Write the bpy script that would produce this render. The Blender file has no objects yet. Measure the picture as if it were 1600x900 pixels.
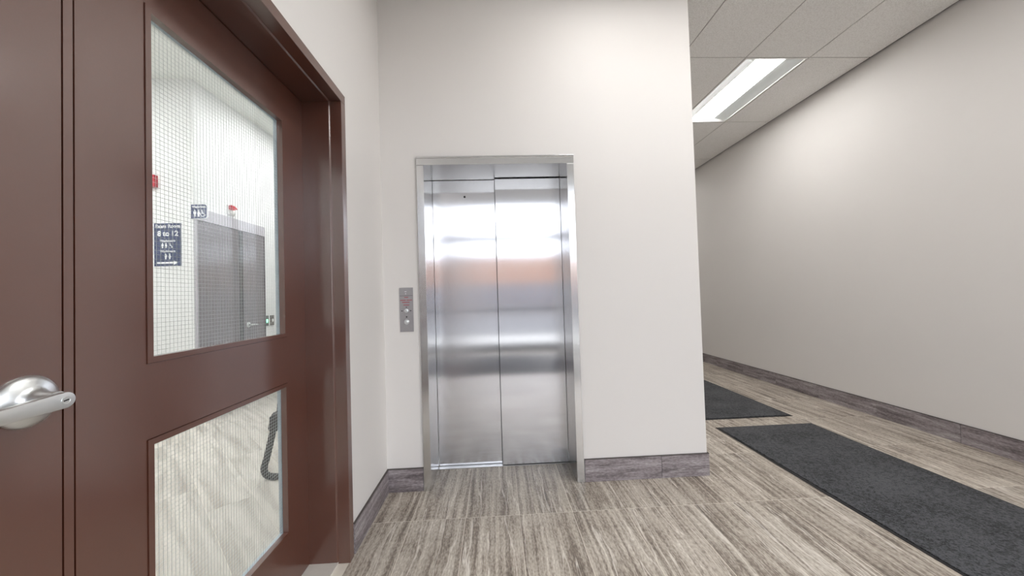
import bpy, bmesh, math, random
from mathutils import Matrix, Vector
random.seed(7)
sc = bpy.context.scene
col = sc.collection

# ------------------------------------------------------------------ camera
F_PX = 554.8
CAM_H = 1.2496
YAW, PITCH, ROLL = 0.0445, 0.0224, -0.0307
cam_d = bpy.data.cameras.new('camera'); cam = bpy.data.objects.new('camera', cam_d); col.objects.link(cam)
cam_d.sensor_width = 36.0; cam_d.lens = F_PX / 1600 * 36; cam_d.clip_start = 0.01; cam_d.clip_end = 200
fwd = Vector((math.sin(YAW) * math.cos(PITCH), math.cos(YAW) * math.cos(PITCH), math.sin(PITCH)))
rgt = Vector((math.cos(YAW), -math.sin(YAW), 0)); upv = rgt.cross(fwd)
r2 = rgt * math.cos(ROLL) + upv * math.sin(ROLL); u2 = upv * math.cos(ROLL) - rgt * math.sin(ROLL)
M = Matrix((r2, u2, -fwd)).transposed().to_4x4(); M.translation = (0, 0, CAM_H)
cam.matrix_world = M
sc.camera = cam

# ------------------------------------------------------------------ world (overcast day), exposure
w = bpy.data.worlds.new('overcast_sky'); sc.world = w; w.use_nodes = True
bg = w.node_tree.nodes['Background']; bg.inputs[0].default_value = (0.90, 0.95, 1.0, 1); bg.inputs[1].default_value = 2.45
LAMP = 8.3          # corridor / lobby troffer lens
ROOM_LAMP = 10.5     # troffers of the room behind the glazed door
sc.view_settings.view_transform = 'Standard'; sc.view_settings.look = 'None'
sc.view_settings.gamma = 1.0; sc.view_settings.use_curve_mapping = False
sc.view_settings.exposure = 1.36
pa = bpy.data.lights.new('window_portal', 'AREA'); pa.shape = 'RECTANGLE'; pa.size = 4.3; pa.size_y = 3.4; pa.cycles.is_portal = True
po = bpy.data.objects.new('window_portal', pa); col.objects.link(po); po.location = (1.416, -2.70, 1.69); po.rotation_euler = (math.radians(90), 0, 0)
pa = bpy.data.lights.new('added_window_portal', 'AREA'); pa.shape = 'RECTANGLE'; pa.size = 2.25; pa.size_y = 3.1; pa.cycles.is_portal = True  # samples daylight through the added side window
po = bpy.data.objects.new('added_window_portal', pa); col.objects.link(po); po.location = (3.56, -1.325, 1.66); po.rotation_euler = (math.radians(90), 0, math.radians(90))
sc.cycles.use_denoising = True
sc.cycles.max_bounces = 10; sc.cycles.diffuse_bounces = 6; sc.cycles.glossy_bounces = 5
sc.cycles.transparent_max_bounces = 12
sc.cycles.caustics_reflective = False; sc.cycles.caustics_refractive = False
sc.cycles.sample_clamp_indirect = 8.0

# ------------------------------------------------------------------ measured layout (metres)
D = 2.369      # lift wall
L = -0.741     # left wall
R = 3.573      # right wall
C = 3.375      # ceiling
XE = 1.3905    # right end of the lift wall
YB = -2.74     # glazed entrance
YF = 9.2       # end of corridor
XL, XR, OH, FW = -0.4584, 0.4998, 2.134, 0.0467
XD = -0.92     # face of the brown door
YJ, HJ, TC = 1.756, 2.232, 0.045
YJ0 = -0.146
RX2, RY2, RC = -3.202, 3.910, 3.69      # room behind the door
RXL, RXR = -5.0, -0.97

# ------------------------------------------------------------------ helpers
def srgb(r, g, b):
    f = lambda c: ((c / 255 + 0.055) / 1.055) ** 2.4 if c > 10 else c / 255 / 12.92
    return (f(r), f(g), f(b), 1)

def box(bm, x0, x1, y0, y1, z0, z1):
    vs = [bm.verts.new(v) for v in ((x0, y0, z0), (x1, y0, z0), (x1, y1, z0), (x0, y1, z0),
                                    (x0, y0, z1), (x1, y0, z1), (x1, y1, z1), (x0, y1, z1))]
    for q in ((3, 2, 1, 0), (4, 5, 6, 7), (0, 1, 5, 4), (1, 2, 6, 5), (2, 3, 7, 6), (3, 0, 4, 7)):
        bm.faces.new([vs[i] for i in q])

def prism(bm, pts, axis, a, b):
    """closed 2-D outline extruded along axis 'x','y' or 'z' from a to b"""
    def P(u, v, t):
        return {'x': (t, u, v), 'y': (u, t, v), 'z': (u, v, t)}[axis]
    A = [bm.verts.new(P(u, v, a)) for u, v in pts]; B = [bm.verts.new(P(u, v, b)) for u, v in pts]
    n = len(pts); fs = []
    for i in range(n):
        fs.append(bm.faces.new((A[i], A[(i + 1) % n], B[(i + 1) % n], B[i])))
    fs.append(bm.faces.new(A[::-1])); fs.append(bm.faces.new(B))
    bmesh.ops.recalc_face_normals(bm, faces=fs)

def lathe(bm, prof, origin, axis, seg=32):
    """prof: (radius, distance along axis)"""
    ax = Vector(axis).normalized(); t = ax.orthogonal().normalized(); b = ax.cross(t)
    rings = []
    for r, d in prof:
        c = Vector(origin) + ax * d
        if r < 1e-6: rings.append([bm.verts.new(c)])
        else: rings.append([bm.verts.new(c + (t * math.cos(2 * math.pi * i / seg) + b * math.sin(2 * math.pi * i / seg)) * r) for i in range(seg)])
    fs = []
    for p, q in zip(rings, rings[1:]):
        for i in range(seg):
            j = (i + 1) % seg
            if len(p) == 1 and len(q) == 1: continue
            if len(p) == 1: fs.append(bm.faces.new((p[0], q[j], q[i])))
            elif len(q) == 1: fs.append(bm.faces.new((p[i], p[j], q[0])))
            else: fs.append(bm.faces.new((p[i], p[j], q[j], q[i])))
    bmesh.ops.recalc_face_normals(bm, faces=fs)

def tube(bm, pts, rad, seg=14):
    """swept tube; rad is a number or a list"""
    pts = [Vector(p) for p in pts]; n = len(pts)
    rad = rad if isinstance(rad, (list, tuple)) else [rad] * n
    prev = None; rings = []
    for i in range(n):
        tn = (pts[min(i + 1, n - 1)] - pts[max(i - 1, 0)]).normalized()
        t = tn.orthogonal().normalized() if prev is None else (prev - tn * prev.dot(tn)).normalized()
        prev = t; b = tn.cross(t)
        rings.append([bm.verts.new(pts[i] + (t * math.cos(2 * math.pi * k / seg) + b * math.sin(2 * math.pi * k / seg)) * rad[i]) for k in range(seg)])
    fs = []
    for p, q in zip(rings, rings[1:]):
        for k in range(seg):
            j = (k + 1) % seg; fs.append(bm.faces.new((p[k], p[j], q[j], q[k])))
    fs.append(bm.faces.new(rings[0][::-1])); fs.append(bm.faces.new(rings[-1]))
    bmesh.ops.recalc_face_normals(bm, faces=fs)

def spline(pts, n=8):
    P = [Vector(p) for p in pts]; P = [2 * P[0] - P[1]] + P + [2 * P[-1] - P[-2]]; out = []
    for i in range(1, len(P) - 2):
        a, b, c, d = P[i - 1:i + 3]
        for k in range(n):
            t = k / n
            out.append(0.5 * (2 * b + (c - a) * t + (2 * a - 5 * b + 4 * c - d) * t * t + (3 * b - a - 3 * c + d) * t ** 3))
    return out + [P[-2]]

def obj(name, bm, mat, parent=None, bevel=0, smooth=False, seg=2):
    if bevel:
        bmesh.ops.bevel(bm, geom=[e for e in bm.edges if e.is_manifold and e.calc_face_angle(0) > 0.5],
                        offset=bevel, segments=seg, affect='EDGES', profile=0.5)
    me = bpy.data.meshes.new(name); bm.to_mesh(me); bm.free()
    if mat: me.materials.append(mat)
    if smooth:
        for p in me.polygons: p.use_smooth = True
        me.set_sharp_from_angle(angle=math.radians(40))
    o = bpy.data.objects.new(name, me); col.objects.link(o)
    if parent: o.parent = parent; o.matrix_parent_inverse = Matrix.Translation(-parent.location) if parent.type == 'EMPTY' else Matrix.Identity(4)
    return o

def bobj(name, mat, parent, *dims, bevel=0):
    bm = bmesh.new()
    for d in dims: box(bm, *d)
    return obj(name, bm, mat, parent, bevel)

def tag(o, label, cat, group=None):
    o['label'] = label; o['category'] = cat
    if group: o['group'] = group
    return o

def empty(name, loc=(0, 0, 0)):
    o = bpy.data.objects.new(name, None); o.location = loc; o.empty_display_size = 0.1; col.objects.link(o)
    return o

def struct(o):
    o['kind'] = 'structure'; return o

# ------------------------------------------------------------------ materials
def newmat(name):
    m = bpy.data.materials.new(name); m.use_nodes = True
    nt = m.node_tree; return m, nt, nt.nodes['Principled BSDF']

def N(nt, t, **k):
    n = nt.nodes.new(t)
    for a, v in k.items(): setattr(n, a, v)
    return n

def plain(name, c, rough=0.5, metal=0.0, bump=0, bscale=300, var=0.0, vscale=3, coat=0, spec=0.5, detail=3):
    m, nt, p = newmat(name)
    p.inputs['Roughness'].default_value = rough; p.inputs['Metallic'].default_value = metal
    p.inputs['Specular IOR Level'].default_value = spec
    p.inputs['Coat Weight'].default_value = coat; p.inputs['Coat Roughness'].default_value = .20; p.inputs['Coat IOR'].default_value = 1.95
    tc = N(nt, 'ShaderNodeTexCoord')
    if var:
        n = N(nt, 'ShaderNodeTexNoise'); n.inputs['Scale'].default_value = vscale; n.inputs['Detail'].default_value = detail
        nt.links.new(tc.outputs['Object'], n.inputs['Vector'])
        r = N(nt, 'ShaderNodeMapRange'); r.inputs[1].default_value = 0.3; r.inputs[2].default_value = 0.7
        r.inputs[3].default_value = 1 - var; r.inputs[4].default_value = 1 + var
        nt.links.new(n.outputs['Fac'], r.inputs[0])
        x = N(nt, 'ShaderNodeVectorMath', operation='SCALE'); x.inputs[0].default_value = c[:3]
        nt.links.new(r.outputs[0], x.inputs['Scale']); nt.links.new(x.outputs[0], p.inputs['Base Color'])
    else:
        p.inputs['Base Color'].default_value = c
    if bump:
        n = N(nt, 'ShaderNodeTexNoise'); n.inputs['Scale'].default_value = bscale; n.inputs['Detail'].default_value = 2
        nt.links.new(tc.outputs['Object'], n.inputs['Vector'])
        b = N(nt, 'ShaderNodeBump'); b.inputs['Strength'].default_value = bump; b.inputs['Distance'].default_value = 0.002
        nt.links.new(n.outputs['Fac'], b.inputs['Height']); nt.links.new(b.outputs[0], p.inputs['Normal'])
    return m

def emit(name, c, s):
    m, nt, p = newmat(name)
    p.inputs['Base Color'].default_value = (0.9, 0.9, 0.9, 1)
    p.inputs['Emission Color'].default_value = c; p.inputs['Emission Strength'].default_value = s
    return m

def streak_stone(name, axis, cols, rough, streak=(42, .8), vein=0.55, along=0.0):
    """veined travertine-look porcelain, the streaks run along `axis` ('x','y'), offset for each tile"""
    m, nt, p = newmat(name); lk = nt.links.new
    tc = N(nt, 'ShaderNodeTexCoord'); oi = N(nt, 'ShaderNodeObjectInfo'); geo = N(nt, 'ShaderNodeNewGeometry')
    off = N(nt, 'ShaderNodeVectorMath', operation='SCALE'); off.inputs[0].default_value = (37.0, 53.0, 0.0)
    lk(oi.outputs['Random'], off.inputs['Scale'])
    add = N(nt, 'ShaderNodeVectorMath', operation='ADD'); lk(geo.outputs['Position'], add.inputs[0]); lk(off.outputs[0], add.inputs[1])
    # warp so the streaks wander
    wn = N(nt, 'ShaderNodeTexNoise'); wn.inputs['Scale'].default_value = 2.4; wn.inputs['Detail'].default_value = 4
    lk(add.outputs[0], wn.inputs['Vector'])
    wsub = N(nt, 'ShaderNodeVectorMath', operation='SUBTRACT'); wsub.inputs[1].default_value = (0.5, 0.5, 0.5); lk(wn.outputs['Color'], wsub.inputs[0])
    wsc = N(nt, 'ShaderNodeVectorMath', operation='SCALE'); wsc.inputs['Scale'].default_value = 0.035; lk(wsub.outputs[0], wsc.inputs[0])
    wad = N(nt, 'ShaderNodeVectorMath', operation='ADD'); lk(add.outputs[0], wad.inputs[0]); lk(wsc.outputs[0], wad.inputs[1])
    mp = N(nt, 'ShaderNodeMapping'); a, b = streak
    mp.inputs['Scale'].default_value = {'y': (a, b, a), 'x': (b, a, a), 'z': (a, a, b)}[axis]
    lk(wad.outputs[0], mp.inputs['Vector'])
    n1 = N(nt, 'ShaderNodeTexNoise'); n1.inputs['Scale'].default_value = 1.0; n1.inputs['Detail'].default_value = 7; n1.inputs['Roughness'].default_value = 0.70
    lk(mp.outputs[0], n1.inputs['Vector'])
    # blotches so that the streaks come and go
    n2 = N(nt, 'ShaderNodeTexNoise'); n2.inputs['Scale'].default_value = 5.0; n2.inputs['Detail'].default_value = 5
    lk(wad.outputs[0], n2.inputs['Vector'])
    mx = N(nt, 'ShaderNodeMath', operation='MULTIPLY_ADD'); mx.inputs[1].default_value = 0.22; mx.inputs[2].default_value = -0.11
    lk(n2.outputs['Fac'], mx.inputs[0])
    sm = N(nt, 'ShaderNodeMath', operation='ADD'); lk(n1.outputs['Fac'], sm.inputs[0]); lk(mx.outputs[0], sm.inputs[1])
    # grain speckle
    n3 = N(nt, 'ShaderNodeTexNoise'); n3.inputs['Scale'].default_value = 140; n3.inputs['Detail'].default_value = 2
    mp3 = N(nt, 'ShaderNodeMapping'); mp3.inputs['Scale'].default_value = {'y': (1, .35, 1), 'x': (.35, 1, 1), 'z': (1, 1, .35)}[axis]
    lk(wad.outputs[0], mp3.inputs['Vector']); lk(mp3.outputs[0], n3.inputs['Vector'])
    m3 = N(nt, 'ShaderNodeMath', operation='MULTIPLY_ADD'); m3.inputs[1].default_value = 0.40; m3.inputs[2].default_value = -0.20
    lk(n3.outputs['Fac'], m3.inputs[0])
    s3 = N(nt, 'ShaderNodeMath', operation='ADD'); lk(sm.outputs[0], s3.inputs[0]); lk(m3.outputs[0], s3.inputs[1])
    cr = N(nt, 'ShaderNodeValToRGB'); e = cr.color_ramp.elements
    e[0].position = cols[0][0]; e[0].color = cols[0][1]; e[1].position = cols[-1][0]; e[1].color = cols[-1][1]
    for pos, c in cols[1:-1]:
        k = e.new(pos); k.color = c
    lk(s3.outputs[0], cr.inputs[0])
    # pale veins
    mpv = N(nt, 'ShaderNodeMapping'); mpv.inputs['Scale'].default_value = {'y': (9, .55, 9), 'x': (.55, 9, 9), 'z': (9, 9, .55)}[axis]
    lk(wad.outputs[0], mpv.inputs['Vector'])
    nv = N(nt, 'ShaderNodeTexNoise'); nv.inputs['Scale'].default_value = 1.0; nv.inputs['Detail'].default_value = 4
    lk(mpv.outputs[0], nv.inputs['Vector'])
    sb = N(nt, 'ShaderNodeMath', operation='SUBTRACT'); sb.inputs[1].default_value = 0.5; lk(nv.outputs['Fac'], sb.inputs[0])
    ab = N(nt, 'ShaderNodeMath', operation='ABSOLUTE'); lk(sb.outputs[0], ab.inputs[0])
    mr = N(nt, 'ShaderNodeMapRange'); mr.inputs[1].default_value = 0.0; mr.inputs[2].default_value = 0.011; mr.inputs[3].default_value = vein; mr.inputs[4].default_value = 0
    lk(ab.outputs[0], mr.inputs[0])
    mixv = N(nt, 'ShaderNodeMix', data_type='RGBA'); lk(mr.outputs[0], mixv.inputs[0]); lk(cr.outputs[0], mixv.inputs[6]); mixv.inputs[7].default_value = cols[-1][1]
    # tile to tile tone
    mt = N(nt, 'ShaderNodeMapRange'); mt.inputs[3].default_value = 0.93; mt.inputs[4].default_value = 1.07
    lk(oi.outputs['Random'], mt.inputs[0])
    sc_ = N(nt, 'ShaderNodeVectorMath', operation='SCALE'); lk(mixv.outputs[2], sc_.inputs[0]); lk(mt.outputs[0], sc_.inputs['Scale'])
    lk(sc_.outputs[0], p.inputs['Base Color'])
    p.inputs['Roughness'].default_value = rough
    return m

def steel(name, rough=0.30, aniso=0.85, c=(0.60, 0.60, 0.61, 1), wave=0.05):
    m, nt, p = newmat(name); lk = nt.links.new
    p.inputs['Metallic'].default_value = 1; p.inputs['Base Color'].default_value = c
    p.inputs['Anisotropic'].default_value = aniso
    geo = N(nt, 'ShaderNodeNewGeometry')
    cx = N(nt, 'ShaderNodeVectorMath', operation='CROSS_PRODUCT'); cx.inputs[1].default_value = (0, 0, 1)
    lk(geo.outputs['True Normal'], cx.inputs[0])
    ad = N(nt, 'ShaderNodeVectorMath', operation='ADD'); ad.inputs[1].default_value = (0.0005, 0.0, 0); lk(cx.outputs[0], ad.inputs[0])
    nm = N(nt, 'ShaderNodeVectorMath', operation='NORMALIZE'); lk(ad.outputs[0], nm.inputs[0])
    lk(nm.outputs[0], p.inputs['Tangent'])
    # brushing: fine horizontal lines in the roughness, a slow waviness in the sheet
    mp = N(nt, 'ShaderNodeMapping'); mp.inputs['Scale'].default_value = (.5, .5, 320); lk(geo.outputs['Position'], mp.inputs['Vector'])
    n = N(nt, 'ShaderNodeTexNoise'); n.inputs['Scale'].default_value = 1; n.inputs['Detail'].default_value = 3; lk(mp.outputs[0], n.inputs['Vector'])
    r = N(nt, 'ShaderNodeMapRange'); r.inputs[1].default_value = .3; r.inputs[2].default_value = .7; r.inputs[3].default_value = rough - .008; r.inputs[4].default_value = rough + .008
    p.inputs['Roughness'].default_value = rough
    n2 = N(nt, 'ShaderNodeTexNoise'); n2.inputs['Scale'].default_value = 2.2; n2.inputs['Detail'].default_value = 1
    lk(geo.outputs['Position'], n2.inputs['Vector'])
    b = N(nt, 'ShaderNodeBump'); b.inputs['Strength'].default_value = wave; b.inputs['Distance'].default_value = 0.02
    lk(n2.outputs['Fac'], b.inputs['Height']); lk(b.outputs[0], p.inputs['Normal'])
    return m

def thin_glass(name, tint=(0.95, 0.97, 0.96, 1), refl=0.06, haze=0.0):
    m = bpy.data.materials.new(name); m.use_nodes = True; nt = m.node_tree; nt.nodes.clear(); lk = nt.links.new
    o = N(nt, 'ShaderNodeOutputMaterial'); t = N(nt, 'ShaderNodeBsdfTransparent'); t.inputs[0].default_value = tint
    g = N(nt, 'ShaderNodeBsdfGlossy'); g.inputs['Roughness'].default_value = 0.02
    lw = N(nt, 'ShaderNodeLayerWeight'); pw = N(nt, 'ShaderNodeMath', operation='POWER'); pw.inputs[1].default_value = 5; lk(lw.outputs['Facing'], pw.inputs[0])
    fr = N(nt, 'ShaderNodeMath', operation='MULTIPLY_ADD'); fr.inputs[1].default_value = .96; fr.inputs[2].default_value = .04; lk(pw.outputs[0], fr.inputs[0])   # Schlick, the same from both sides
    mx = N(nt, 'ShaderNodeMixShader'); lk(fr.outputs[0], mx.inputs[0]); lk(t.outputs[0], mx.inputs[1]); lk(g.outputs[0], mx.inputs[2])
    last = mx
    if haze:
        d = N(nt, 'ShaderNodeBsdfDiffuse'); d.inputs[0].default_value = (0.85, 0.88, 0.86, 1)
        m2 = N(nt, 'ShaderNodeMixShader'); m2.inputs[0].default_value = haze; lk(mx.outputs[0], m2.inputs[1]); lk(d.outputs[0], m2.inputs[2]); last = m2
    lk(last.outputs[0], o.inputs[0])
    return m

def carpet(name):
    m, nt, p = newmat(name); lk = nt.links.new
    geo = N(nt, 'ShaderNodeNewGeometry')
    n = N(nt, 'ShaderNodeTexNoise'); n.inputs['Scale'].default_value = 170; n.inputs['Detail'].default_value = 2; lk(geo.outputs['Position'], n.inputs['Vector'])
    n2 = N(nt, 'ShaderNodeTexNoise'); n2.inputs['Scale'].default_value = 60; n2.inputs['Detail'].default_value = 6; n2.inputs['Roughness'].default_value = .75; lk(geo.outputs['Position'], n2.inputs['Vector'])
    n4 = N(nt, 'ShaderNodeTexNoise'); n4.inputs['Scale'].default_value = 3; n4.inputs['Detail'].default_value = 3; lk(geo.outputs['Position'], n4.inputs['Vector'])
    a = N(nt, 'ShaderNodeMath', operation='MULTIPLY_ADD'); a.inputs[1].default_value = .5; lk(n.outputs['Fac'], a.inputs[0]); lk(n2.outputs['Fac'], a.inputs[2])
    a2 = N(nt, 'ShaderNodeMath', operation='MULTIPLY_ADD'); a2.inputs[1].default_value = .35; lk(n4.outputs['Fac'], a2.inputs[0]); lk(a.outputs[0], a2.inputs[2])
    cr = N(nt, 'ShaderNodeValToRGB'); e = cr.color_ramp.elements
    e[0].position = .80; e[0].color = srgb(14, 15, 17); e[1].position = 1.0; e[1].color = srgb(74, 75, 78)
    lk(a2.outputs[0], cr.inputs[0]); lk(cr.outputs[0], p.inputs['Base Color'])
    p.inputs['Roughness'].default_value = 1.0; p.inputs['Specular IOR Level'].default_value = 0.1
    p.inputs['Sheen Weight'].default_value = 0.15
    b = N(nt, 'ShaderNodeBump'); b.inputs['Strength'].default_value = .8; b.inputs['Distance'].default_value = .004
    lk(a.outputs[0], b.inputs['Height']); lk(b.outputs[0], p.inputs['Normal'])
    return m

def brick_mat(name):
    m, nt, p = newmat(name); lk = nt.links.new
    tc = N(nt, 'ShaderNodeTexCoord'); mp = N(nt, 'ShaderNodeMapping'); mp.inputs['Rotation'].default_value = (math.radians(90), 0, 0)
    lk(tc.outputs['Object'], mp.inputs['Vector'])
    b = N(nt, 'ShaderNodeTexBrick'); b.inputs['Scale'].default_value = 4; lk(mp.outputs[0], b.inputs['Vector'])
    b.inputs['Color1'].default_value = srgb(158, 120, 98); b.inputs['Color2'].default_value = srgb(142, 102, 82); b.inputs['Mortar'].default_value = srgb(160, 152, 144)
    lk(b.outputs[0], p.inputs['Base Color']); p.inputs['Roughness'].default_value = .9
    return m

def ceiling_tile_mat():
    m, nt, p = newmat('acoustic_tile'); lk = nt.links.new
    geo = N(nt, 'ShaderNodeNewGeometry')
    n = N(nt, 'ShaderNodeTexNoise'); n.inputs['Scale'].default_value = 130; n.inputs['Detail'].default_value = 4; n.inputs['Roughness'].default_value = .7
    lk(geo.outputs['Position'], n.inputs['Vector'])
    cr = N(nt, 'ShaderNodeValToRGB'); e = cr.color_ramp.elements
    e[0].position = .36; e[0].color = srgb(224, 222, 219); e[1].position = .56; e[1].color = srgb(244, 243, 241)
    lk(n.outputs['Fac'], cr.inputs[0]); lk(cr.outputs[0], p.inputs['Base Color']); p.inputs['Roughness'].default_value = .95
    b = N(nt, 'ShaderNodeBump'); b.inputs['Strength'].default_value = .25; b.inputs['Distance'].default_value = .002
    lk(n.outputs['Fac'], b.inputs['Height']); lk(b.outputs[0], p.inputs['Normal'])
    return m

M_WALL = plain('wall_paint', srgb(221, 218, 215), .6, bump=.05, bscale=220, var=.008, vscale=1.2)
M_ROOMWALL = plain('room_wall_paint', srgb(225, 226, 226), .6, bump=.04, bscale=220)
M_BROWN = plain('brown_enamel', srgb(84, 42, 25), .5, bump=.06, bscale=160, var=.03, vscale=4, spec=.5, coat=1.0)
M_GAP = plain('dark_gap', srgb(22, 16, 14), .9)
M_STEEL = steel('brushed_steel', .155, 1.0, (0.735, 0.74, 0.775, 1), .02)
M_STEELF = steel('polished_steel', .20, .75, (0.72, 0.72, 0.72, 1), .02)
M_SILL = plain('aluminium_sill', srgb(200, 200, 200), .35, metal=.9, var=.04, vscale=30)
M_CHROME = plain('satin_chrome', srgb(228, 231, 231), .36, metal=1, var=.02, vscale=20)
M_TILE = streak_stone('floor_tile_stone', 'y', [(0.27, srgb(86, 76, 68)), (0.41, srgb(130, 119, 108)), (0.50, srgb(166, 156, 144)), (0.61, srgb(190, 182, 170)), (0.76, srgb(226, 220, 211))], .42, streak=(30, .7), vein=.75)
BBC = [(0.25, srgb(78, 70, 72)), (0.42, srgb(116, 108, 110)), (0.52, srgb(140, 132, 134)), (0.64, srgb(160, 153, 155)), (0.82, srgb(204, 199, 199))]
M_BBX = streak_stone('baseboard_stone_x', 'x', BBC, .5, streak=(34, 3.0), vein=.35)
BBY = [(a, tuple(x * k for x, k in zip(c, (.80, .75, .73, 1)))) for a, c in BBC]
M_BBY = streak_stone('baseboard_stone_y', 'y', BBC, .5, streak=(34, 2.4), vein=.35)
M_GROUT = plain('grout', srgb(222, 215, 203), .9, var=.05, vscale=20)
M_TRIM = plain('dark_edge_trim', srgb(78, 72, 70), .5, metal=.3, var=.05, vscale=10)
M_CARPET = carpet('charcoal_carpet')
M_RUBBER = plain('black_rubber', srgb(30, 30, 32), .7, bump=.2, bscale=100)
M_CEIL = ceiling_tile_mat()
M_GRID = plain('ceiling_grid', srgb(176, 173, 169), .6, var=.02, vscale=5)
M_PLENUM = plain('dark_plenum', srgb(60, 58, 56), .9, var=.05)
M_WHITE = plain('white_enamel', srgb(236, 236, 234), .35, var=.01, vscale=5)
M_REFL = plain('greyed_reflector', srgb(186, 189, 188), .5, bump=.3, bscale=500, var=.03, vscale=200)  # white wings greyed in colour to hold down the glare of the lens
M_LENS = emit('lit_lens', (1.0, .985, .965, 1), LAMP)
M_RLENS = emit('lit_room_lens', (1.0, 1.0, 1.0, 1), ROOM_LAMP)
M_GLASS = thin_glass('wired_glass', (0.96, .97, .965, 1), haze=.035)
M_CLEAR = thin_glass('clear_glass', (0.955, .95, .96, 1))
M_WIRE = plain('wire', srgb(176, 182, 180), .5, metal=.2, var=.02)
M_TAPE = plain('glazing_tape', srgb(176, 190, 200), .6, bump=.2, bscale=150, var=.08, vscale=40)
M_THRESH = plain('pale_threshold_stone', srgb(206, 202, 194), .6, bump=.1, bscale=80, var=.05, vscale=12)
M_ALU = plain('grey_aluminium', srgb(120, 122, 124), .4, metal=.7, var=.02)
M_NAVY = plain('navy_sign', srgb(38, 52, 92), .5, var=.03, vscale=8)
M_SIGNW = plain('sign_white', srgb(238, 240, 242), .5, var=.01)
M_RED = plain('red_plastic', srgb(190, 36, 56), .4, var=.03, vscale=20)
M_REDINK = plain('red_print', srgb(168, 70, 76), .5, var=.05, vscale=50)
M_BLACK = plain('black_plastic', srgb(26, 26, 29), .5, var=.05, vscale=20)
M_GREYDOOR = plain('grey_door_enamel', srgb(116, 110, 116), .4, bump=.08, bscale=120, var=.04, vscale=2)
M_GREYFRAME = plain('grey_frame_enamel', srgb(176, 172, 180), .45, var=.02)
M_GREEN = emit('green_led', (0.05, 1, .45, 1), 2.5)
M_ASPHALT = plain('asphalt', srgb(88, 87, 87), .9, bump=.3, bscale=60, var=.08, vscale=2)
M_BRICK = brick_mat('brick_facade')
M_DARKGLASS = plain('dark_window_glass', srgb(96, 104, 112), .1, var=.03)
M_CONC = plain('pale_concrete', srgb(168, 166, 160), .85, bump=.2, bscale=40, var=.04, vscale=4)

def plank_mat():
    m, nt, p = newmat('pale_vinyl_plank'); lk = nt.links.new
    tc = N(nt, 'ShaderNodeTexCoord'); oi = N(nt, 'ShaderNodeObjectInfo')
    off = N(nt, 'ShaderNodeVectorMath', operation='SCALE'); off.inputs[0].default_value = (31, 17, 0); lk(oi.outputs['Random'], off.inputs['Scale'])
    rt = N(nt, 'ShaderNodeMapping'); rt.inputs['Rotation'].default_value = (0, 0, math.radians(45)); lk(tc.outputs['Object'], rt.inputs['Vector'])
    ad = N(nt, 'ShaderNodeVectorMath', operation='ADD'); lk(rt.outputs[0], ad.inputs[0]); lk(off.outputs[0], ad.inputs[1])
    mp = N(nt, 'ShaderNodeMapping'); mp.inputs['Scale'].default_value = (1.6, 16, 1); lk(ad.outputs[0], mp.inputs['Vector'])
    n = N(nt, 'ShaderNodeTexNoise'); n.inputs['Scale'].default_value = 1; n.inputs['Detail'].default_value = 6; n.inputs['Distortion'].default_value = .4; lk(mp.outputs[0], n.inputs['Vector'])
    cr = N(nt, 'ShaderNodeValToRGB'); e = cr.color_ramp.elements
    e[0].position = .28; e[0].color = srgb(160, 152, 142); e[1].position = .58; e[1].color = srgb(204, 199, 190)
    lk(n.outputs['Fac'], cr.inputs[0])
    mt = N(nt, 'ShaderNodeMapRange'); mt.inputs[3].default_value = .92; mt.inputs[4].default_value = 1.05; lk(oi.outputs['Random'], mt.inputs[0])
    s = N(nt, 'ShaderNodeVectorMath', operation='SCALE'); lk(cr.outputs[0], s.inputs[0]); lk(mt.outputs[0], s.inputs['Scale'])
    lk(s.outputs[0], p.inputs['Base Color']); p.inputs['Roughness'].default_value = .5
    return m
M_PLANK = plank_mat()

# ------------------------------------------------------------------ floor
floor = struct(bobj('floor', M_GROUT, None, (L - .2, R + .15, YB - .15, D + .36, -.06, -.0003),
                    (XE - .01, R + .15, D + .36, YF + .1, -.06, -.0003)))
TX0, TW, TY0, TL, GAP = -.2100, .305, 2.0529, .61, .0015
full = None
for i in range(-3, 14):
    for j in range(-9, 13):
        x0, x1 = TX0 + i * TW, TX0 + (i + 1) * TW; y0, y1 = TY0 + j * TL, TY0 + (j + 1) * TL
        cx = (x0 + x1) / 2
        a0, a1, b0, b1 = max(x0, L), min(x1, R), max(y0, YB), min(y1, YF)
        if b0 > D and b0 > 2.5: a0 = max(a0, XE)
        if a1 - a0 < .01 or b1 - b0 < .01: continue
        isfull = (a0, a1, b0, b1) == (x0, x1, y0, y1)
        if isfull and full is not None:
            o = bpy.data.objects.new('floor_tile', full); col.objects.link(o); o.parent = floor
            o.location = (x0, y0, 0); continue
        bm = bmesh.new(); box(bm, GAP, a1 - a0 - GAP, GAP, b1 - b0 - GAP, -.012, 0)
        o = obj('floor_tile', bm, M_TILE, floor); o.location = (a0, b0, 0)
        if isfull: full = o.data

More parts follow.
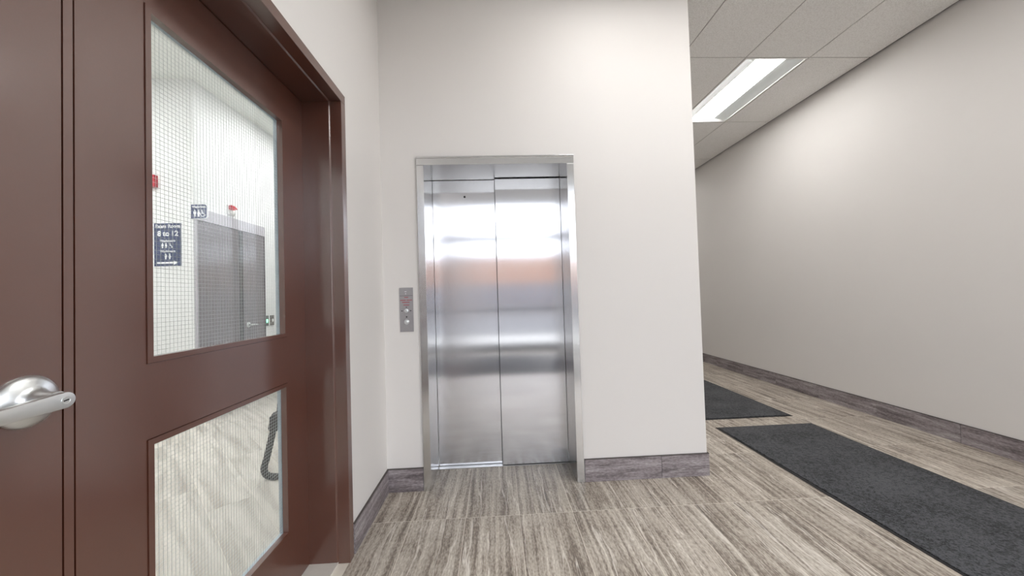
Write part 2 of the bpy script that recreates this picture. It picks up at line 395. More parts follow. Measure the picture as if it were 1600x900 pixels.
# ------------------------------------------------------------------ walls
struct(bobj('wall_back', M_WALL, None,
            (L - .2, XL - .004, D, D + .36, 0, C + .3), (XR + .004, XE, D, D + .36, 0, C + .3), (XL - .004, XR + .004, D, D + .36, OH + .004, C + .3)))
struct(bobj('wall_left', M_WALL, None,
            (RXR, L, YB, YJ0 - TC + .005, 0, C + .3), (RXR, L, YJ + TC - .005, D, 0, C + .3), (RXR, L, YJ0 - TC + .005, YJ + TC - .005, HJ + TC - .005, C + .3)))
W0, W1, WZ0, WZ1 = -2.45, -.20, .12, 3.20      # side window added unseen behind the viewer to light the left wall
struct(bobj('wall_right', M_WALL, None, (R, R + .15, YB, W0, 0, C + .3), (R, R + .15, W1, YF, 0, C + .3), (R, R + .15, W0, W1, 0, WZ0), (R, R + .15, W0, W1, WZ1, C + .3)))
struct(bobj('wall_corridor', M_WALL, None, (XE - .12, XE, D + .36, YF, 0, C + .3)))
struct(bobj('wall_corridor_end', M_WALL, None, (XE - .12, R + .15, YF, YF + .12, 0, C + .3)))
struct(bobj('lift_light_block', M_PLENUM, None, (-.7, .8, D + .42, D + .47, 0, 2.6)))  # unseen dark sheet added behind the lift doors to block light

# ------------------------------------------------------------------ baseboards of stone tile with a dark metal edge
BH = .1506
def baseboard(name, segs):
    """segs: (axis, start, end, wall plane, side, first joint)"""
    root = struct(empty(name))
    for axis, s, e, wp, side, j0 in segs:
        js = [s]; k = math.ceil((s - j0) / .61 + 1e-6)
        while j0 + k * .61 < e - .004: js.append(j0 + k * .61); k += 1
        js.append(e)
        lo, hi = (wp, wp + side * .010) if side > 0 else (wp + side * .010, wp)
        for a, b in zip(js, js[1:]):
            g = .0012
            d = (a + g, b - g, lo, hi, .001, BH - .004) if axis == 'x' else (lo, hi, a + g, b - g, .001, BH - .004)
            bobj('baseboard_tile', M_BBX if axis == 'x' else M_BBY, root, d)
        d = (s, e, lo - .0008, hi + .0008, BH - .004, BH) if axis == 'x' else (lo - .0008, hi + .0008, s, e, BH - .004, BH)
        bobj('edge_trim', M_TRIM, root, d)
    return root
baseboard('baseboard_left', [('y', YJ + TC + .012, D - .011, L, 1, D - .61), ('y', YB + .08, YJ0 - TC - .012, L, 1, -1.5)])
baseboard('baseboard_back', [('x', L, XL - FW - .003, D, -1, 5), ('x', XR + FW + .006, XE + .010, D, -1, 1.073)])
baseboard('baseboard_right', [('y', YB + .08, YF - .011, R, -1, 2.6249)])
baseboard('baseboard_corridor', [('y', D + .001, YF - .011, XE, 1, 2.6249)])

# ------------------------------------------------------------------ ceiling: tiles in a grid, shadow gap along the right wall
ceil = struct(bobj('ceiling', M_PLENUM, None, (L, R, YB, D, C + .10, C + .14), (XE, R, D, YF, C + .10, C + .14)))
GX0, GY0 = 2.3539, 3.1138
LIGHTS = [(0, 0), (0, 3), (-3, -2), (-1, -2)]  # last cell is an unseen panel added for more sideways light
SG = .022
def lightcell(i, j): return (i, j) in LIGHTS
xlines = [GX0 + k * .61 for k in range(-5, 2)] + [R - SG]; xlines = [L] + [x for x in xlines if L < x < R - SG] + [R - SG]
for i in range(-6, 2):
    for j in range(-5, 6):
        x0, x1 = GX0 + i * .61, GX0 + (i + 1) * .61; y0, y1 = GY0 + j * 1.22, GY0 + (j + 1) * 1.22
        a0, a1, b0, b1 = max(x0, L), min(x1, R - SG), max(y0, YB), min(y1, YF)
        if a1 <= a0 or b1 <= b0: continue
        parts = [(a0, a1, b0, b1)]
        if lightcell(i, j): continue
        if b0 < D < b1 and a0 < XE: b1 = D if a1 <= XE or True else b1; parts = [(a0, a1, b0, D)] + ([(max(a0, XE), a1, D, min(y1, YF))] if a1 > XE else [])
        elif b0 >= D: parts = [(max(a0, XE), a1, b0, b1)] if a1 > XE + .02 else []
        for (p0, p1, q0, q1) in parts:
            if p1 - p0 < .03 or q1 - q0 < .03: continue
            bobj('ceiling_tile', M_CEIL, ceil, (p0 + .0055, p1 - .0055, q0 + .0055, q1 - .0055, C - .003, C + .012))
for k in range(-5, 2):
    x = GX0 + k * .61
    if x > R - .1: continue
    bobj('grid_bar', M_GRID, ceil, (x - .011, x + .011, YB, (YF if x > XE else D), C + .0005, C + .03))
for j in range(-4, 6):
    y = GY0 + j * 1.22
    if YB < y < YF:
        bobj('grid_bar', M_GRID, ceil, ((L if y < D else XE), R - SG, y - .011, y + .011, C + .0008, C + .029))
bobj('wall_angle', M_TRIM, ceil, (R - SG - .002, R - SG, YB, YF, C - .003, C + .03))

def troffer(x0, y0, zc, label, lens, ln=1.22):
    """recessed light: rim, two curved reflector wings, a lit centre lens, end plates"""
    t = tag(empty('ceiling_light', (x0 + .305, y0 + ln / 2, zc)), label, 'ceiling light', 'recessed ceiling lights')
    x1, y1 = x0 + .61, y0 + ln; g = .008
    bobj('rim', M_WHITE, t, (x0 + g, x0 + g + .014, y0 + g, y1 - g, zc - .003, zc + .012), (x1 - g - .014, x1 - g, y0 + g, y1 - g, zc - .003, zc + .012),
         (x0 + g + .014, x1 - g - .014, y0 + g, y0 + g + .014, zc - .003, zc + .012), (x0 + g + .014, x1 - g - .014, y1 - g - .014, y1 - g, zc - .003, zc + .012))
    for s in (0, 1):
        bm = bmesh.new(); up = []; dn = []
        for k in range(11):
            u = k / 10; x = .022 + u * (.165 - .022); z = .002 + .034 * math.sin(u * math.pi / 2) ** 1.0
            if u > .85: z -= .0
            x = x0 + x if s == 0 else x1 - x
            up.append((x, zc + z + .003)); dn.append((x, zc + z))
        prism(bm, dn + up[::-1], 'y', y0 + .022, y1 - .022)
        obj('reflector', bm, M_REFL, t, smooth=True)
    bm = bmesh.new(); pts = []
    for k in range(13):
        a = math.pi * k / 12
        pts.append((x0 + .305 - .130 * math.cos(a), zc + .032 - .016 * math.sin(a)))
    pts += [(x0 + .435, zc + .036), (x0 + .175, zc + .036)]
    prism(bm, pts, 'y', y0 + .024, y1 - .024)
    obj('lens', bm, lens, t, smooth=True)
    bobj('housing', M_WHITE, t, (x0 + g, x1 - g, y0 + g, y1 - g, zc + .082, zc + .09))
    bobj('end_plate', M_WHITE, t, (x0 + .022, x1 - .022, y0 + .012, y0 + .022, zc + .004, zc + .081))
    bobj('end_plate', M_WHITE, t, (x0 + .022, x1 - .022, y1 - .022, y1 - .012, zc + .004, zc + .081))
    return t
LBL = ['lit recessed light panel in corridor ceiling beside the right wall', 'recessed light panel at the far end of the corridor ceiling',
       'recessed light panel in the lobby ceiling just before the lift', 'added unseen light panel in ceiling above near part of the mat']
for (i, j), lb in zip(LIGHTS, LBL):
    troffer(GX0 + i * .61, GY0 + j * 1.22, C, lb, M_LENS)

# ------------------------------------------------------------------ glazed entrance behind the camera, street beyond
win = struct(empty('window_1', (1.4, YB, 0)))
FZ = C + .3
for x in (L, .35, 1.42, 2.49, R - .06):
    bobj('window_frame', M_ALU, win, (x, x + .06, YB - .07, YB, 0, FZ))
for x0, x1 in ((L + .06, .35), (.41, 1.42), (1.48, 2.49), (2.55, R - .06)):
    bobj('window_frame', M_ALU, win, (x0, x1, YB - .07, YB, 2.50, 2.64))
    bobj('window_frame', M_ALU, win, (x0, x1, YB - .07, YB, 0, .16))
    bobj('window_frame', M_ALU, win, (x0, x1, YB - .06, YB - .01, .92, .98))
    bobj('window_frame', M_ALU, win, (x0, x1, YB - .07, YB, C - .04, FZ))
    for z0, z1 in ((.16, .92), (.98, 2.50), (2.64, C - .04)):
        bobj('window_pane', M_CLEAR, win, (x0, x1, YB - .038, YB - .036, z0, z1))
w2 = struct(empty('added_window', (R, (W0 + W1) / 2, WZ0)))
WM = (W0 + W1) / 2
for y in (W0, WM - .03, W1 - .06): bobj('window_frame', M_ALU, w2, (R + .03, R + .10, y, y + .06, WZ0, WZ1))
for y0, y1 in ((W0 + .06, WM - .03), (WM + .03, W1 - .06)):
    for z0, z1 in ((WZ0, WZ0 + .06), (2.50, 2.60), (WZ1 - .06, WZ1)): bobj('window_frame', M_ALU, w2, (R + .03, R + .10, y0, y1, z0, z1))
    for z0, z1 in ((WZ0 + .06, 2.50), (2.60, WZ1 - .06)): bobj('window_pane', M_CLEAR, w2, (R + .064, R + .066, y0, y1, z0, z1))
struct(bobj('floor_street', M_ASPHALT, None, (-40, 44, -60, YB - .16, -.12, -.02), (R + .16, 44, YB - .16, 30, -.12, -.02)))
struct(bobj('floor_pavement', M_CONC, None, (-40, 44, YB - 3.2, YB - .16, -.02, -.004)))
bld = tag(empty('brick_building', (2, -26, -.02)), 'long low brick building across the street behind the viewer', 'building')
bobj('wall', M_BRICK, bld, (-30, 34, -30, -26, -.02, 4.7))
bobj('parapet', M_CONC, bld, (-30.1, 34.1, -30.1, -25.9, 4.7, 4.95))
for k in range(14):
    x = -27 + k * 4.3
    bobj('shop_window', M_DARKGLASS, bld, (x, x + 3.3, -26.0, -25.94, .25, 2.35))
    bobj('window_sill', M_CONC, bld, (x - .1, x + 3.4, -26.0, -25.88, .15, .25))

# ------------------------------------------------------------------ lift (elevator)
lift = tag(empty('elevator', ((XL + XR) / 2, D, 0)), 'closed brushed steel lift doors in a polished steel surround', 'elevator')
PR = .012; RV = .30
HT = OH + FW * 1.2
for s in (0, 1):
    bm = bmesh.new()
    if s == 0: pts = [(XL - FW, D - PR), (XL, D - PR), (XL, D + RV), (XL - .003, D + RV), (XL - .003, D - .0005), (XL - FW, D - .0005)]
    else: pts = [(XR + FW, D - PR), (XR, D - PR), (XR, D + RV - .04), (XR + .003, D + RV - .04), (XR + .003, D - .0005), (XR + FW, D - .0005)]
    prism(bm, pts, 'z', 0.0005, OH - .0008)
    obj('jamb', bm, M_STEELF, lift, bevel=.0012)
bm = bmesh.new()
prism(bm, [(D - PR - .001, OH), (D + RV - .005, OH), (D + RV - .005, OH + .003), (D - .0005, OH + .003), (D - .0005, HT), (D - PR - .006, HT), (D - PR - .006, HT - .010), (D - PR - .001, HT - .012)], 'x', XL - FW - .0005, XR + FW + .0005)
obj('head', bm, M_STEELF, lift, bevel=.001)
SEAM = .0122
lp = bobj('door_panel', M_STEEL, lift, (XL + .002, SEAM + .02, D + RV + .006, D + RV + .036, .012, OH + .04), bevel=.002)
rp = bobj('door_panel', M_STEEL, lift, (SEAM, XR - .0005, D + RV - .028, D + RV - .003, .012, OH - .007), bevel=.0015)
bobj('door_seal', M_BLACK, lift, (SEAM - .004, SEAM - .0005, D + RV - .018, D + RV + .0055, .014, OH - .012))
bm = bmesh.new(); lathe(bm, [(0, -.002), (.0075, -.002), (.0075, .004)], (-.218, D + RV + .005, 2.007), (0, 1, 0), 20); obj('key_hole', bm, M_BLACK, lp)
bobj('sill', M_SILL, lift, (XL + .003, XR - .003, D + RV - .034, D + RV - .006, .0005, .006), (XL + .003, XR - .003, D + RV - .006, D + RV + .05, .0005, .003))

# call panel
cp = tag(empty('call_panel', (-.593, D, 1.18)), 'small steel call button panel on wall left of the lift', 'panel')
pl = bobj('plate', plain('panel_steel', srgb(168, 166, 168), .38, metal=.75, var=.03, vscale=60), cp, (-.637, -.549, D - .004, D, 1.036, 1.325), bevel=.0012)
yF = D - .004
bobj('edge_line', M_BLACK, cp, (-.635, -.551, yF - .0004, yF, 1.2715, 1.2735))
for z, a, b in ((1.262, -.606, -.580), (1.243, -.632, -.596), (1.243, -.590, -.556), (1.229, -.620, -.572), (1.211, -.612, -.574)):
    bobj('red_print_line', M_REDINK, cp, (a, b, yF - .0005, yF, z - .0022, z + .0022))
bobj('white_mark', M_SIGNW, cp, (-.603, -.590, yF - .0005, yF, 1.298, 1.3015), (-.598, -.594, yF - .0005, yF, 1.282, 1.289))
bm = bmesh.new(); lathe(bm, [(0, -.010), (.006, -.010), (.0065, -.007), (.0125, -.006), (.0135, 0)], (-.593, yF, 1.173), (0, 1, 0), 28); ks = obj('key_switch', bm, M_CHROME, cp, smooth=True)
bobj('key_slot', M_BLACK, ks, (-.5942, -.5918, yF - .0105, yF - .0098, 1.168, 1.178))
for x, z, h in ((-.593, 1.197, .0022), (-.593, 1.133, .0045), (-.566, 1.173, .003), (-.622, 1.173, .003)):
    bobj('mark', M_BLACK, cp, (x - .004, x + .004, yF - .0005, yF, z - h, z + h))
bm = bmesh.new(); lathe(bm, [(0, -.006), (.010, -.0065), (.0125, -.005), (.013, -.003), (.0155, -.003), (.0175, 0)], (-.593, yF, 1.100), (0, 1, 0), 28); cb = obj('call_button', bm, M_CHROME, cp, smooth=True)

# ------------------------------------------------------------------ brown glazed double door in the left wall
dr = struct(empty('door_1', (XD, (YJ0 + YJ) / 2, 0)))
XO = L + .008                   # proud face of the frame
XS = -.788                      # step line in the reveal
XBK = RXR - .006
def fr(x0, x1, y0, y1, z0, z1): return (x0, x1, y0, y1, z0, z1)
ST = .006
for s in (0, 1):
    yj, sg = (YJ, 1) if s else (YJ0, -1)
    bm = bmesh.new()
    prism(bm, [(XO, yj), (XO, yj + sg * TC), (XBK, yj + sg * TC), (XBK, yj - sg * ST), (XS - .004, yj - sg * ST), (XS, yj - sg * .001), (XS, yj)], 'z', 0.0005, HJ)
    obj('frame_jamb', bm, M_BROWN, dr, bevel=.0015)
bm = bmesh.new()
prism(bm, [(XO, HJ), (XO, HJ + TC), (XBK, HJ + TC), (XBK, HJ - ST), (XS - .004, HJ - ST), (XS, HJ - .001), (XS, HJ)], 'y', YJ0 - TC, YJ + TC)
obj('frame_head', bm, M_BROWN, dr, bevel=.0015)

def leaf(y0, y1, gy0, gy1):
    zt, zb = HJ - ST - .003, .012
    U0, U1, B0, B1 = 1.1005, 2.067, .250, .903
    th = .044
    lf = bobj('door_leaf', M_BROWN, dr, (XD - th, XD, y0, gy0, zb, zt), (XD - th, XD, gy1, y1, zb, zt),
              (XD - th, XD, gy0, gy1, U1, zt), (XD - th, XD, gy0, gy1, B1, U0), (XD - th, XD, gy0, gy1, zb, B0))
    for z0, z1 in ((U0, U1), (B0, B1)):
        # bead: thin proud lip on the face, then a step down to the glass
        for nm, w_, xa, xb in (('glazing_bead', .016, XD - .020, XD + .003),):
            ya, yb, za, zb_ = gy0 + .0012, gy1 - .0012, z0 + .0012, z1 - .0012
            for (p0, p1, q0, q1) in ((ya, ya + w_, za, zb_), (yb - w_, yb, za, zb_), (ya + w_, yb - w_, zb_ - w_, zb_), (ya + w_, yb - w_, za, za + w_)):
                bm = bmesh.new()
                # stepped profile
                box(bm, xa, xb, p0, p1, q0, q1)
                obj(nm, bm, M_BROWN, lf, bevel=.0025)
        i0, i1, k0, k1 = gy0 + .017, gy1 - .017, z0 + .017, z1 - .017
        bobj('glass_pane', M_GLASS, lf, (XD - .0235, XD - .0210, gy0 + .003, gy1 - .003, z0 + .003, z1 - .003))
        bobj('glazing_tape', M_TAPE, lf, (XD - .038, XD - .024, gy0, gy0 + .012, z0, z1), (XD - .038, XD - .024, gy1 - .012, gy1, z0, z1),
             (XD - .038, XD - .024, gy0 + .012, gy1 - .012, z1 - .012, z1), (XD - .038, XD - .024, gy0 + .012, gy1 - .012, z0, z0 + .012))
        bm = bmesh.new(); h = .00034
        n = int((i1 - i0) / .0127)
        for k in range(1, n + 1):
            y = i0 + (i1 - i0) * k / (n + 1); box(bm, XD - .02225 - h, XD - .02225 + h, y - h, y + h, k0, k1)
        n = int((k1 - k0) / .0127)
        for k in range(1, n + 1):
            z = k0 + (k1 - k0) * k / (n + 1); box(bm, XD - .02225 - h, XD - .02225 + h, i0, i1, z - h, z + h)
        wm = obj('wire_mesh', bm, M_WIRE, lf); wm['kind'] = 'stuff'
    return lf
lfR = leaf(.8180, YJ + .004, .9745, 1.600)
lfL = leaf(YJ0 - .004, .7935, .010, .6365)
bobj('astragal', M_BROWN, dr, (XD - .03, XD - .0005, .7975, .8150, .012, HJ - ST - .003), bevel=.001)
bobj('astragal_seal', M_GAP, dr, (XD - .044, XD - .031, .7937, .8178, .012, HJ - ST - .003))
bobj('threshold', M_THRESH, dr, (XBK, XS, YJ0, YJ - .001, .0003, .010), bevel=.002)

# lever handle on the left leaf
hd = empty('door_handle', (XD, .735, 1.073)); hd.parent = dr; hd.matrix_parent_inverse = Matrix.Translation(-dr.location)
hy, hz = .735, 1.073
bm = bmesh.new(); lathe(bm, [(.0, .0), (.0500, .0), (.0505, .003), (.048, .008), (.041, .013), (.030, .016), (.022, .020), (.0185, .028), (.0175, .045), (.0175, .060), (0, .060)], (XD, hy, hz), (1, 0, 0), 48)
obj('rose', bm, M_CHROME, hd, smooth=True)
bm = bmesh.new(); pts = []
LEN = .118
for k in range(13):
    a = -math.pi / 2 + math.pi * k / 12
    pts.append((hy + .0165 * math.cos(a), hz + .0155 * math.sin(a)))
pts += [(hy - .05, hz + .0115), (hy - LEN, hz + .006)]
for k in range(1, 8):
    a = math.pi / 2 + math.pi * k / 8
    pts.append((hy - LEN + .012 * math.cos(a), hz - .006 + .012 * math.sin(a)))
pts += [(hy - LEN, hz - .018), (hy - .05, hz - .0165)]
prism(bm, pts, 'x', XD + .060, XD + .076)
obj('lever', bm, M_CHROME, hd, bevel=.0014, smooth=True)
bm = bmesh.new(); lathe(bm, [(0, .0), (.0062, .0), (.0066, .0006), (.0075, .0006), (.0080, -.001)], (XD + .0762, hy, hz), (1, 0, 0), 28); obj('lock_cylinder', bm, M_CHROME, hd, smooth=True)
bm = bmesh.new(); box(bm, -.0005, .0006, -.0042, .0042, -.0011, .0011); bmesh.ops.rotate(bm, verts=bm.verts, cent=(0, 0, 0), matrix=Matrix.Rotation(math.radians(12), 3, 'X'))
bmesh.ops.translate(bm, verts=bm.verts, vec=(XD + .0765, hy, hz)); obj('keyhole', bm, M_BLACK, hd)

# ------------------------------------------------------------------ mats
def mat_(name, x0, x1, y0, y1, label):
    t = tag(empty(name, ((x0 + x1) / 2, (y0 + y1) / 2, 0)), label, 'mat', 'charcoal walk-off mats')
    rnd = random.Random(hash(name) % 100 + int(y0 * 100)); b = .018
    def outline(ins, wob):
        pts = []; n = 26
        ph = [rnd.uniform(0, 6) for _ in range(4)]
        for k in range(n): u = k / n; pts.append((x0 + ins + (x1 - x0 - 2 * ins) * u, y0 + ins))
        for k in range(n): u = k / n; pts.append((x1 - ins + wob * math.sin(9 * u + ph[1]), y0 + ins + (y1 - y0 - 2 * ins) * u))
        for k in range(n): u = 1 - k / n; pts.append((x0 + ins + (x1 - x0 - 2 * ins) * u, y1 - ins))
        for k in range(n): u = 1 - k / n; pts.append((x0 + ins + wob * math.sin(11 * u + ph[3]) * (u * (1 - u) * 4), y0 + ins + (y1 - y0 - 2 * ins) * u))
        return pts
    bm = bmesh.new(); prism(bm, outline(0, .004), 'z', .0006, .0030); obj('rubber_border', bm, M_RUBBER, t)
    bm = bmesh.new(); prism(bm, outline(b, .002), 'z', .0031, .0085); obj('carpet_pile', bm, M_CARPET, t, bevel=.002)
    return t
mat_('floor_mat', 1.944, 2.840, .10, 3.156, 'long charcoal carpet mat in the foreground running along the corridor')
mat_('floor_mat', 1.944, 2.845, 3.355, 6.40, 'farther charcoal mat half hidden behind the lift wall corner')
mat_('floor_mat', -.62, 1.40, -2.15, -.36, 'wide charcoal entrance mat inside the glazed front behind the viewer')

# ------------------------------------------------------------------ room behind the brown door
rf = struct(bobj('floor_room', M_GROUT, None, (RXL, RXR, -1.2, RY2, -.05, -.0005), (RX2, RXR, RY2, 7.0, -.05, -.0005)))
def clip(poly, x0, x1, y0, y1):
    for ax, lim, sg in ((0, x0, 1), (0, x1, -1), (1, y0, 1), (1, y1, -1)):
        out = []
        for i in range(len(poly)):
            a, b = poly[i - 1], poly[i]; da, db = sg * (a[ax] - lim), sg * (b[ax] - lim)
            if (da >= 0) != (db >= 0):
                t = da / (da - db); out.append((a[0] + (b[0] - a[0]) * t, a[1] + (b[1] - a[1]) * t))
            if db >= 0: out.append(b)
        poly = out
        if not poly: return []
    return poly
PW, PLN = .235, 1.22
ca = math.cos(math.radians(-45)); sa = math.sin(math.radians(-45))
for i in range(-40, 40):
    for j in range(-10, 10):
        u0 = j * PLN + (i % 3) * .41; v0 = i * PW; g = .0012
        rect = [(u0 + g, v0 + g), (u0 + PLN - g, v0 + g), (u0 + PLN - g, v0 + PW - g), (u0 + g, v0 + PW - g)]
        pts = [(-2.2 + u * ca - v * sa, 3.0 + u * sa + v * ca) for u, v in rect]
        for rg in ((RXL, RXR - .001, -1.2, RY2), (RX2, RXR - .001, RY2, 7.0)):
            if rg[0] == RXL:  q = clip(pts, RXL, RXR, -1.2, RY2)
            else: q = clip(pts, RX2, RXR, RY2, 7.0)
            if len(q) < 3: continue
            ar = abs(sum(q[k - 1][0] * q[k][1] - q[k][0] * q[k - 1][1] for k in range(len(q)))) / 2
            if ar < .004: continue
            bm = bmesh.new(); prism(bm, q, 'z', -.004, 0.0); obj('floor_plank', bm, M_PLANK, rf)
struct(bobj('wall_room_sign', M_ROOMWALL, None, (RXL - .1, RX2, RY2, RY2 + .0 + .10, 0, RC)))
struct(bobj('wall_room_doors', M_ROOMWALL, None, (RX2 - .1, RX2, RY2 + .10, 7.0, 0, RC)))
struct(bobj('wall_room_end', M_ROOMWALL, None, (RX2 - .1, RXR + .08, 7.0, 7.1, 0, RC)))
struct(bobj('wall_room_right', M_ROOMWALL, None, (RXR, RXR + .08, D + .37, 7.0, 0, RC)))
struct(bobj('wall_room_left', M_ROOMWALL, None, (RXL - .1, RXL, -1.2, RY2, 0, RC)))
struct(bobj('wall_room_near', M_ROOMWALL, None, (RXL - .1, RXR, -1.3, -1.2, 0, RC)))
struct(bobj('ceiling_room', plain('room_ceiling', srgb(226, 228, 224), .9, bump=.2, bscale=90), None, (RXL - .1, RXR + .08, -1.3, 7.1, RC, RC + .1)))
def panel_light(x, y, label):
    t = tag(empty('ceiling_panel_light', (x, y, RC)), label, 'ceiling light', 'light panels of the room beyond the glass')
    bobj('rim', M_WHITE, t, (x - .31, x - .29, y - .61, y + .61, RC - .02, RC), (x + .29, x + .31, y - .61, y + .61, RC - .02, RC),
         (x - .29, x + .29, y - .61, y - .59, RC - .02, RC), (x - .29, x + .29, y + .59, y + .61, RC - .02, RC))
    bobj('diffuser', M_RLENS, t, (x - .289, x + .289, y - .589, y + .589, RC - .014, RC - .004))
panel_light(-2.2, 1.2, 'light panel on the room ceiling nearest the brown door')
panel_light(-2.2, 4.9, 'light panel on the room ceiling before the grey door')
panel_light(-3.9, 2.3, 'light panel on the room ceiling before the sign wall')

# grey double door on the receding wall
gd = struct(empty('door_2', (RX2, 4.47, 0)))
bobj('frame_head', M_GREYFRAME, gd, (RX2 + .001, RX2 + .03, 3.912, 5.035, 2.172, 2.30), bevel=.002)
bobj('frame_jamb', M_GREYFRAME, gd, (RX2 + .001, RX2 + .03, 3.912, 3.925, 0.001, 2.171))
bobj('frame_jamb', M_GREYDOOR, gd, (RX2 + .001, RX2 + .03, 5.022, 5.035, 0.001, 2.171))
bobj('door_leaf', M_GREYDOOR, gd, (RX2 + .001, RX2 + .02, 3.928, 4.548, .01, 2.168))
bobj('mullion', plain('dark_mullion', srgb(62, 62, 64), .5, var=.05), gd, (RX2 + .001, RX2 + .016, 4.550, 4.616, .001, 2.17))
lg = bobj('door_leaf', M_GREYDOOR, gd, (RX2 + .001, RX2 + .02, 4.618, 5.020, .01, 2.168))
bm = bmesh.new(); lathe(bm, [(0, 0), (.034, 0), (.034, .006), (.012, .012), (.011, .045), (0, .045)], (RX2 + .02, 4.70, .985), (1, 0, 0), 24)
tube(bm, [(RX2 + .06, 4.665, .983), (RX2 + .062, 4.70, .986), (RX2 + .062, 4.76, .984), (RX2 + .058, 4.82, .98)], [.010, .012, .010, .008], 12)
obj('lever_handle', bm, M_CHROME, lg, smooth=True)

# wall devices by the grey door
dv = tag(empty('card_reader', (RX2, 5.074, 1.01)), 'small dark wall reader with green light beside the grey door', 'card reader')
bobj('case', M_BLACK, dv, (RX2, RX2 + .02, 5.040, 5.108, .94, 1.08), bevel=.004)
bobj('indicator_light', M_GREEN, dv, (RX2 + .0201, RX2 + .022, 5.058, 5.092, .985, 1.03))
dv = tag(empty('wall_switch', (RX2, 5.205, 1.01)), 'small brown wall switch right of the green lit reader', 'switch')
bobj('plate', plain('bronze_plate', srgb(92, 82, 76), .4, metal=.4, var=.05), dv, (RX2, RX2 + .012, 5.165, 5.245, .94, 1.08), bevel=.003)
bobj('rocker', M_WHITE, dv, (RX2 + .0121, RX2 + .018, 5.192, 5.220, .99, 1.03), bevel=.002)

# alarm devices
st = tag(empty('fire_alarm_strobe', (RX2, 4.45, 2.39)), 'white and red alarm strobe above the grey door', 'alarm')
bobj('base_plate', M_WHITE, st, (RX2, RX2 + .015, 4.385, 4.50, 2.335, 2.45), bevel=.006)
bm = bmesh.new(); prism(bm, [(4.395, 2.448), (4.395, 2.395), (4.44, 2.395), (4.50, 2.415), (4.46, 2.445)], 'x', RX2 + .0152, RX2 + .05); obj('red_lens', bm, M_RED, st, bevel=.004)
bm = bmesh.new(); lathe(bm, [(.036, 0), (.034, .02), (.02, .035), (0, .04)], (RX2 + .015, 4.445, 2.366), (1, 0, 0), 24); obj('flash_dome', bm, M_WHITE, st, smooth=True)
hs = tag(empty('fire_alarm_horn', (-3.60, RY2, 2.58)), 'red fire alarm horn on the white wall above the blue sign', 'alarm')
bobj('body', M_RED, hs, (-3.655, -3.560, RY2 - .045, RY2, 2.517, 2.642), bevel=.008)
bobj('strobe_lens', M_SIGNW, hs, (-3.615, -3.603, RY2 - .053, RY2 - .0455, 2.535, 2.625), bevel=.003)
for a in (-3.645, -3.596): bobj('grille_slot', M_BLACK, hs, (a, a + .024, RY2 - .0462, RY2 - .0452, 2.527, 2.535))

# signs
def text_bm(s, size, cx, z, y, depth=.0008, bold=.0):
    """lettering standing on the plane y, facing -y, centred at cx, base line z"""
    cu = bpy.data.curves.new('t', 'FONT'); cu.body = s; cu.size = size; cu.align_x = 'CENTER'; cu.extrude = depth; cu.offset = bold; cu.resolution_u = 4
    o = bpy.data.objects.new('t', cu); col.objects.link(o)
    bpy.context.view_layer.update()
    me = bpy.data.meshes.new_from_object(o.evaluated_get(bpy.context.evaluated_depsgraph_get()))
    bm = bmesh.new(); bm.from_mesh(me)
    bpy.data.objects.remove(o); bpy.data.meshes.remove(me); bpy.data.curves.remove(cu)
    bmesh.ops.transform(bm, verts=bm.verts, matrix=Matrix.Translation((cx, y - depth, z)) @ Matrix.Rotation(math.radians(90), 4, 'X'))
    return bm
def person_icon(bm, cx, z0, h, y, woman=False):
    lathe(bm, [(0, -.001), (h * .1, -.001), (h * .1, 0)], (cx, y, z0 + h * .89), (0, 1, 0), 16)
    w_ = h * .17
    if woman: pts = [(-.10, .76), (.10, .76), (.24, .34), (.10, .34), (.10, 0), (-.10, 0), (-.10, .34), (-.24, .34)]
    else: pts = [(-.19, .76), (.19, .76), (.19, .38), (.11, .38), (.11, 0), (-.11, 0), (-.11, .38), (-.19, .38)]
    prism(bm, [(cx + a * h, z0 + b * h) for a, b in pts], 'y', y - .001, y)
def wheelchair_icon(bm, cx, z0, h, y):
    lathe(bm, [(0, -.001), (h * .09, -.001), (h * .09, 0)], (cx - h * .12, y, z0 + h * .90), (0, 1, 0), 14)
    def seg(a, b, t):
        a = Vector(a); b = Vector(b); d = (b - a).normalized(); n = Vector((-d.y, d.x)) * t
        prism(bm, [tuple(p) for p in (a + n, b + n, b - n, a - n)], 'y', y - .001, y)
    P = lambda u, v: (cx + u * h, z0 + v * h)
    seg(P(-.12, .80), P(-.08, .42), h * .055); seg(P(-.08, .44), P(.16, .44), h * .05); seg(P(.16, .46), P(.28, .10), h * .05); seg(P(.26, .12), P(.38, .16), h * .045); seg(P(-.11, .64), P(.10, .62), h * .04)
    ring = [(cx - .04 * h + math.cos(a) * .29 * h, z0 + .28 * h + math.sin(a) * .27 * h) for a in [math.radians(150 + k * 17) for k in range(13)]]
    for a, b in zip(ring, ring[1:]): seg(a, b, h * .04)

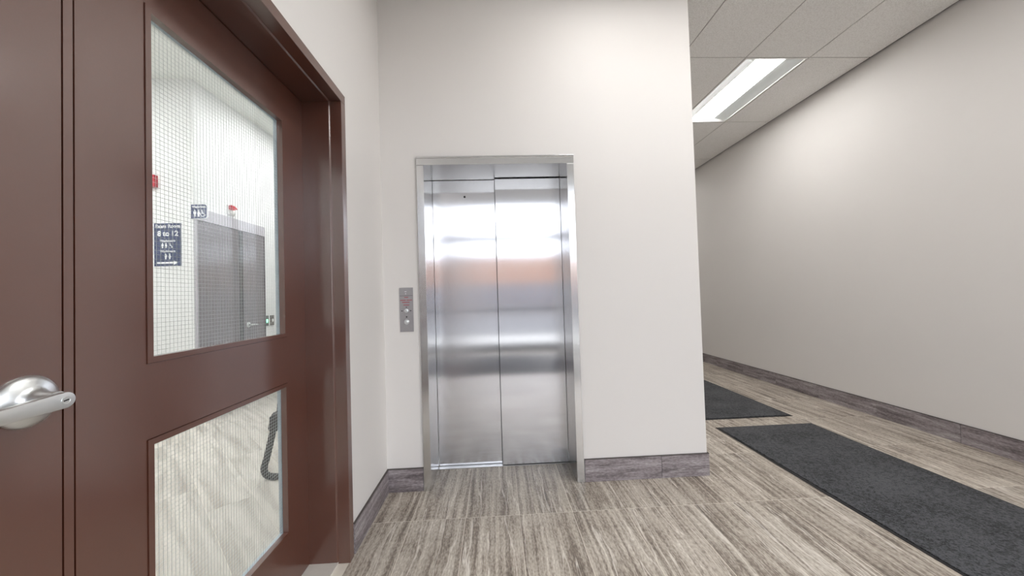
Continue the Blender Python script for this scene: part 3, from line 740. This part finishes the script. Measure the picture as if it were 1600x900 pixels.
sg = tag(empty('direction_sign', (-3.461, RY2, 1.9)), 'navy exam room and washroom direction sign on white wall', 'sign')
bobj('border', M_SIGNW, sg, (-3.605, -3.317, RY2 - .003, RY2, 1.671, 2.139))
bobj('board', M_NAVY, sg, (-3.599, -3.323, RY2 - .005, RY2 - .0031, 1.677, 2.133))
ys = RY2 - .0051; cx = -3.461
for s, size, dx, z, b in (('Exam', .050, -.068, 2.084, .0012), ('Room', .050, .066, 2.084, .0012), ('8', .076, -.084, 1.998, .0022), ('to', .076, -.014, 1.998, .0022), ('12', .076, .072, 1.998, .0022),
                      ('Washroom', .034, 0, 1.934, .0008), ('Washroom', .034, 0, 1.824, .0008)):
    obj('lettering', text_bm(s, size, cx + dx, z, ys, bold=b), M_SIGNW, sg)
bm = bmesh.new(); person_icon(bm, cx - .052, 1.868, .056, ys); person_icon(bm, cx - .016, 1.868, .056, ys, True); wheelchair_icon(bm, cx + .030, 1.868, .056, ys); obj('pictograms', bm, M_SIGNW, sg)
bm = bmesh.new(); person_icon(bm, cx - .020, 1.750, .060, ys); person_icon(bm, cx + .020, 1.750, .060, ys, True); obj('pictograms', bm, M_SIGNW, sg)
bm = bmesh.new(); prism(bm, [(cx - .108, 1.703), (cx + .062, 1.703), (cx + .062, 1.690), (cx + .105, 1.712), (cx + .062, 1.734), (cx + .062, 1.721), (cx - .108, 1.721)], 'y', ys - .001, ys); obj('arrow', bm, M_SIGNW, sg)

fs = tag(empty('flag_sign', (RX2, RY2, 2.25)), 'small navy washroom flag sign projecting above the grey door', 'sign')
def rrect(x0, x1, z0, z1, r):
    pts = [(x0, z0)]
    pts += [(x1 - r + r * math.cos(a), z0 + r + r * math.sin(a)) for a in [math.radians(-90 + 15 * k) for k in range(7)]]
    pts += [(x1 - r + r * math.cos(a), z1 - r + r * math.sin(a)) for a in [math.radians(15 * k) for k in range(7)]]
    return pts + [(x0, z1)]
FY = RY2 - .012
bm = bmesh.new(); prism(bm, rrect(RX2 - .010, -3.040, 2.170, 2.327, .03), 'y', FY - .004, FY + .004); obj('backing', bm, M_SIGNW, fs)
bm = bmesh.new(); prism(bm, rrect(RX2 - .010, -3.050, 2.174, 2.323, .026), 'y', FY - .006, FY - .0041); obj('board', bm, M_NAVY, fs)
obj('lettering', text_bm('Washroom', .030, -3.127, 2.288, FY - .0061, bold=.0008), M_SIGNW, fs)
bm = bmesh.new(); person_icon(bm, -3.170, 2.195, .072, FY - .0061); person_icon(bm, -3.130, 2.195, .072, FY - .0061, True); wheelchair_icon(bm, -3.088, 2.195, .072, FY - .0061); obj('pictograms', bm, M_SIGNW, fs)
bobj('bracket', M_CHROME, fs, (RX2 + .0302, RX2 + .038, RY2 - .0078, RY2 + .012, 2.20, 2.29))

# vacuum cleaner: only its black ribbed hose and cuff show through the lower pane
vc = tag(empty('vacuum_cleaner', (-1.25, 2.75, 0)), 'black vacuum cleaner hose and cuff on the pale floor behind glass', 'vacuum cleaner')
HYv = 2.62
def ribbed(pts, r, n=7):
    sp = spline(pts, 14); return sp, [r + .0016 * math.sin(i * 2.1) for i in range(len(sp))]
bm = bmesh.new(); sp, rr = ribbed([(-1.612, HYv, .355), (-1.634, HYv, .26), (-1.660, HYv, .155), (-1.680, HYv, .085), (-1.668, HYv, .040), (-1.625, HYv, .024), (-1.56, HYv + .01, .023), (-1.45, HYv + .04, .05), (-1.38, HYv + .08, .09)], .021)
tube(bm, sp, rr, 14); obj('hose', bm, M_BLACK, vc, smooth=True)
bm = bmesh.new(); tube(bm, [(-1.613, HYv, .345), (-1.610, HYv, .36), (-1.598, HYv, .40), (-1.590, HYv, .43), (-1.580, HYv, .465), (-1.577, HYv, .475)], [.026, .034, .038, .044, .030, .016], 16); obj('cuff', bm, M_BLACK, vc, smooth=True)
bm = bmesh.new(); tube(bm, spline([(-1.580, HYv, .46), (-1.570, HYv, .54), (-1.545, HYv, .64), (-1.48, HYv + .01, .72), (-1.40, HYv + .03, .70), (-1.33, HYv + .06, .56)], 6), .010, 12); obj('wand', bm, M_BLACK, vc, smooth=True)
bm = bmesh.new(); lathe(bm, [(0, .0), (.15, .0), (.16, .03), (.16, .30), (.15, .36), (.12, .44), (.05, .50), (.03, .56), (0, .56)], (-1.25, 2.75, 0.001), (0, 0, 1), 32); obj('canister', bm, M_BLACK, vc, smooth=True)
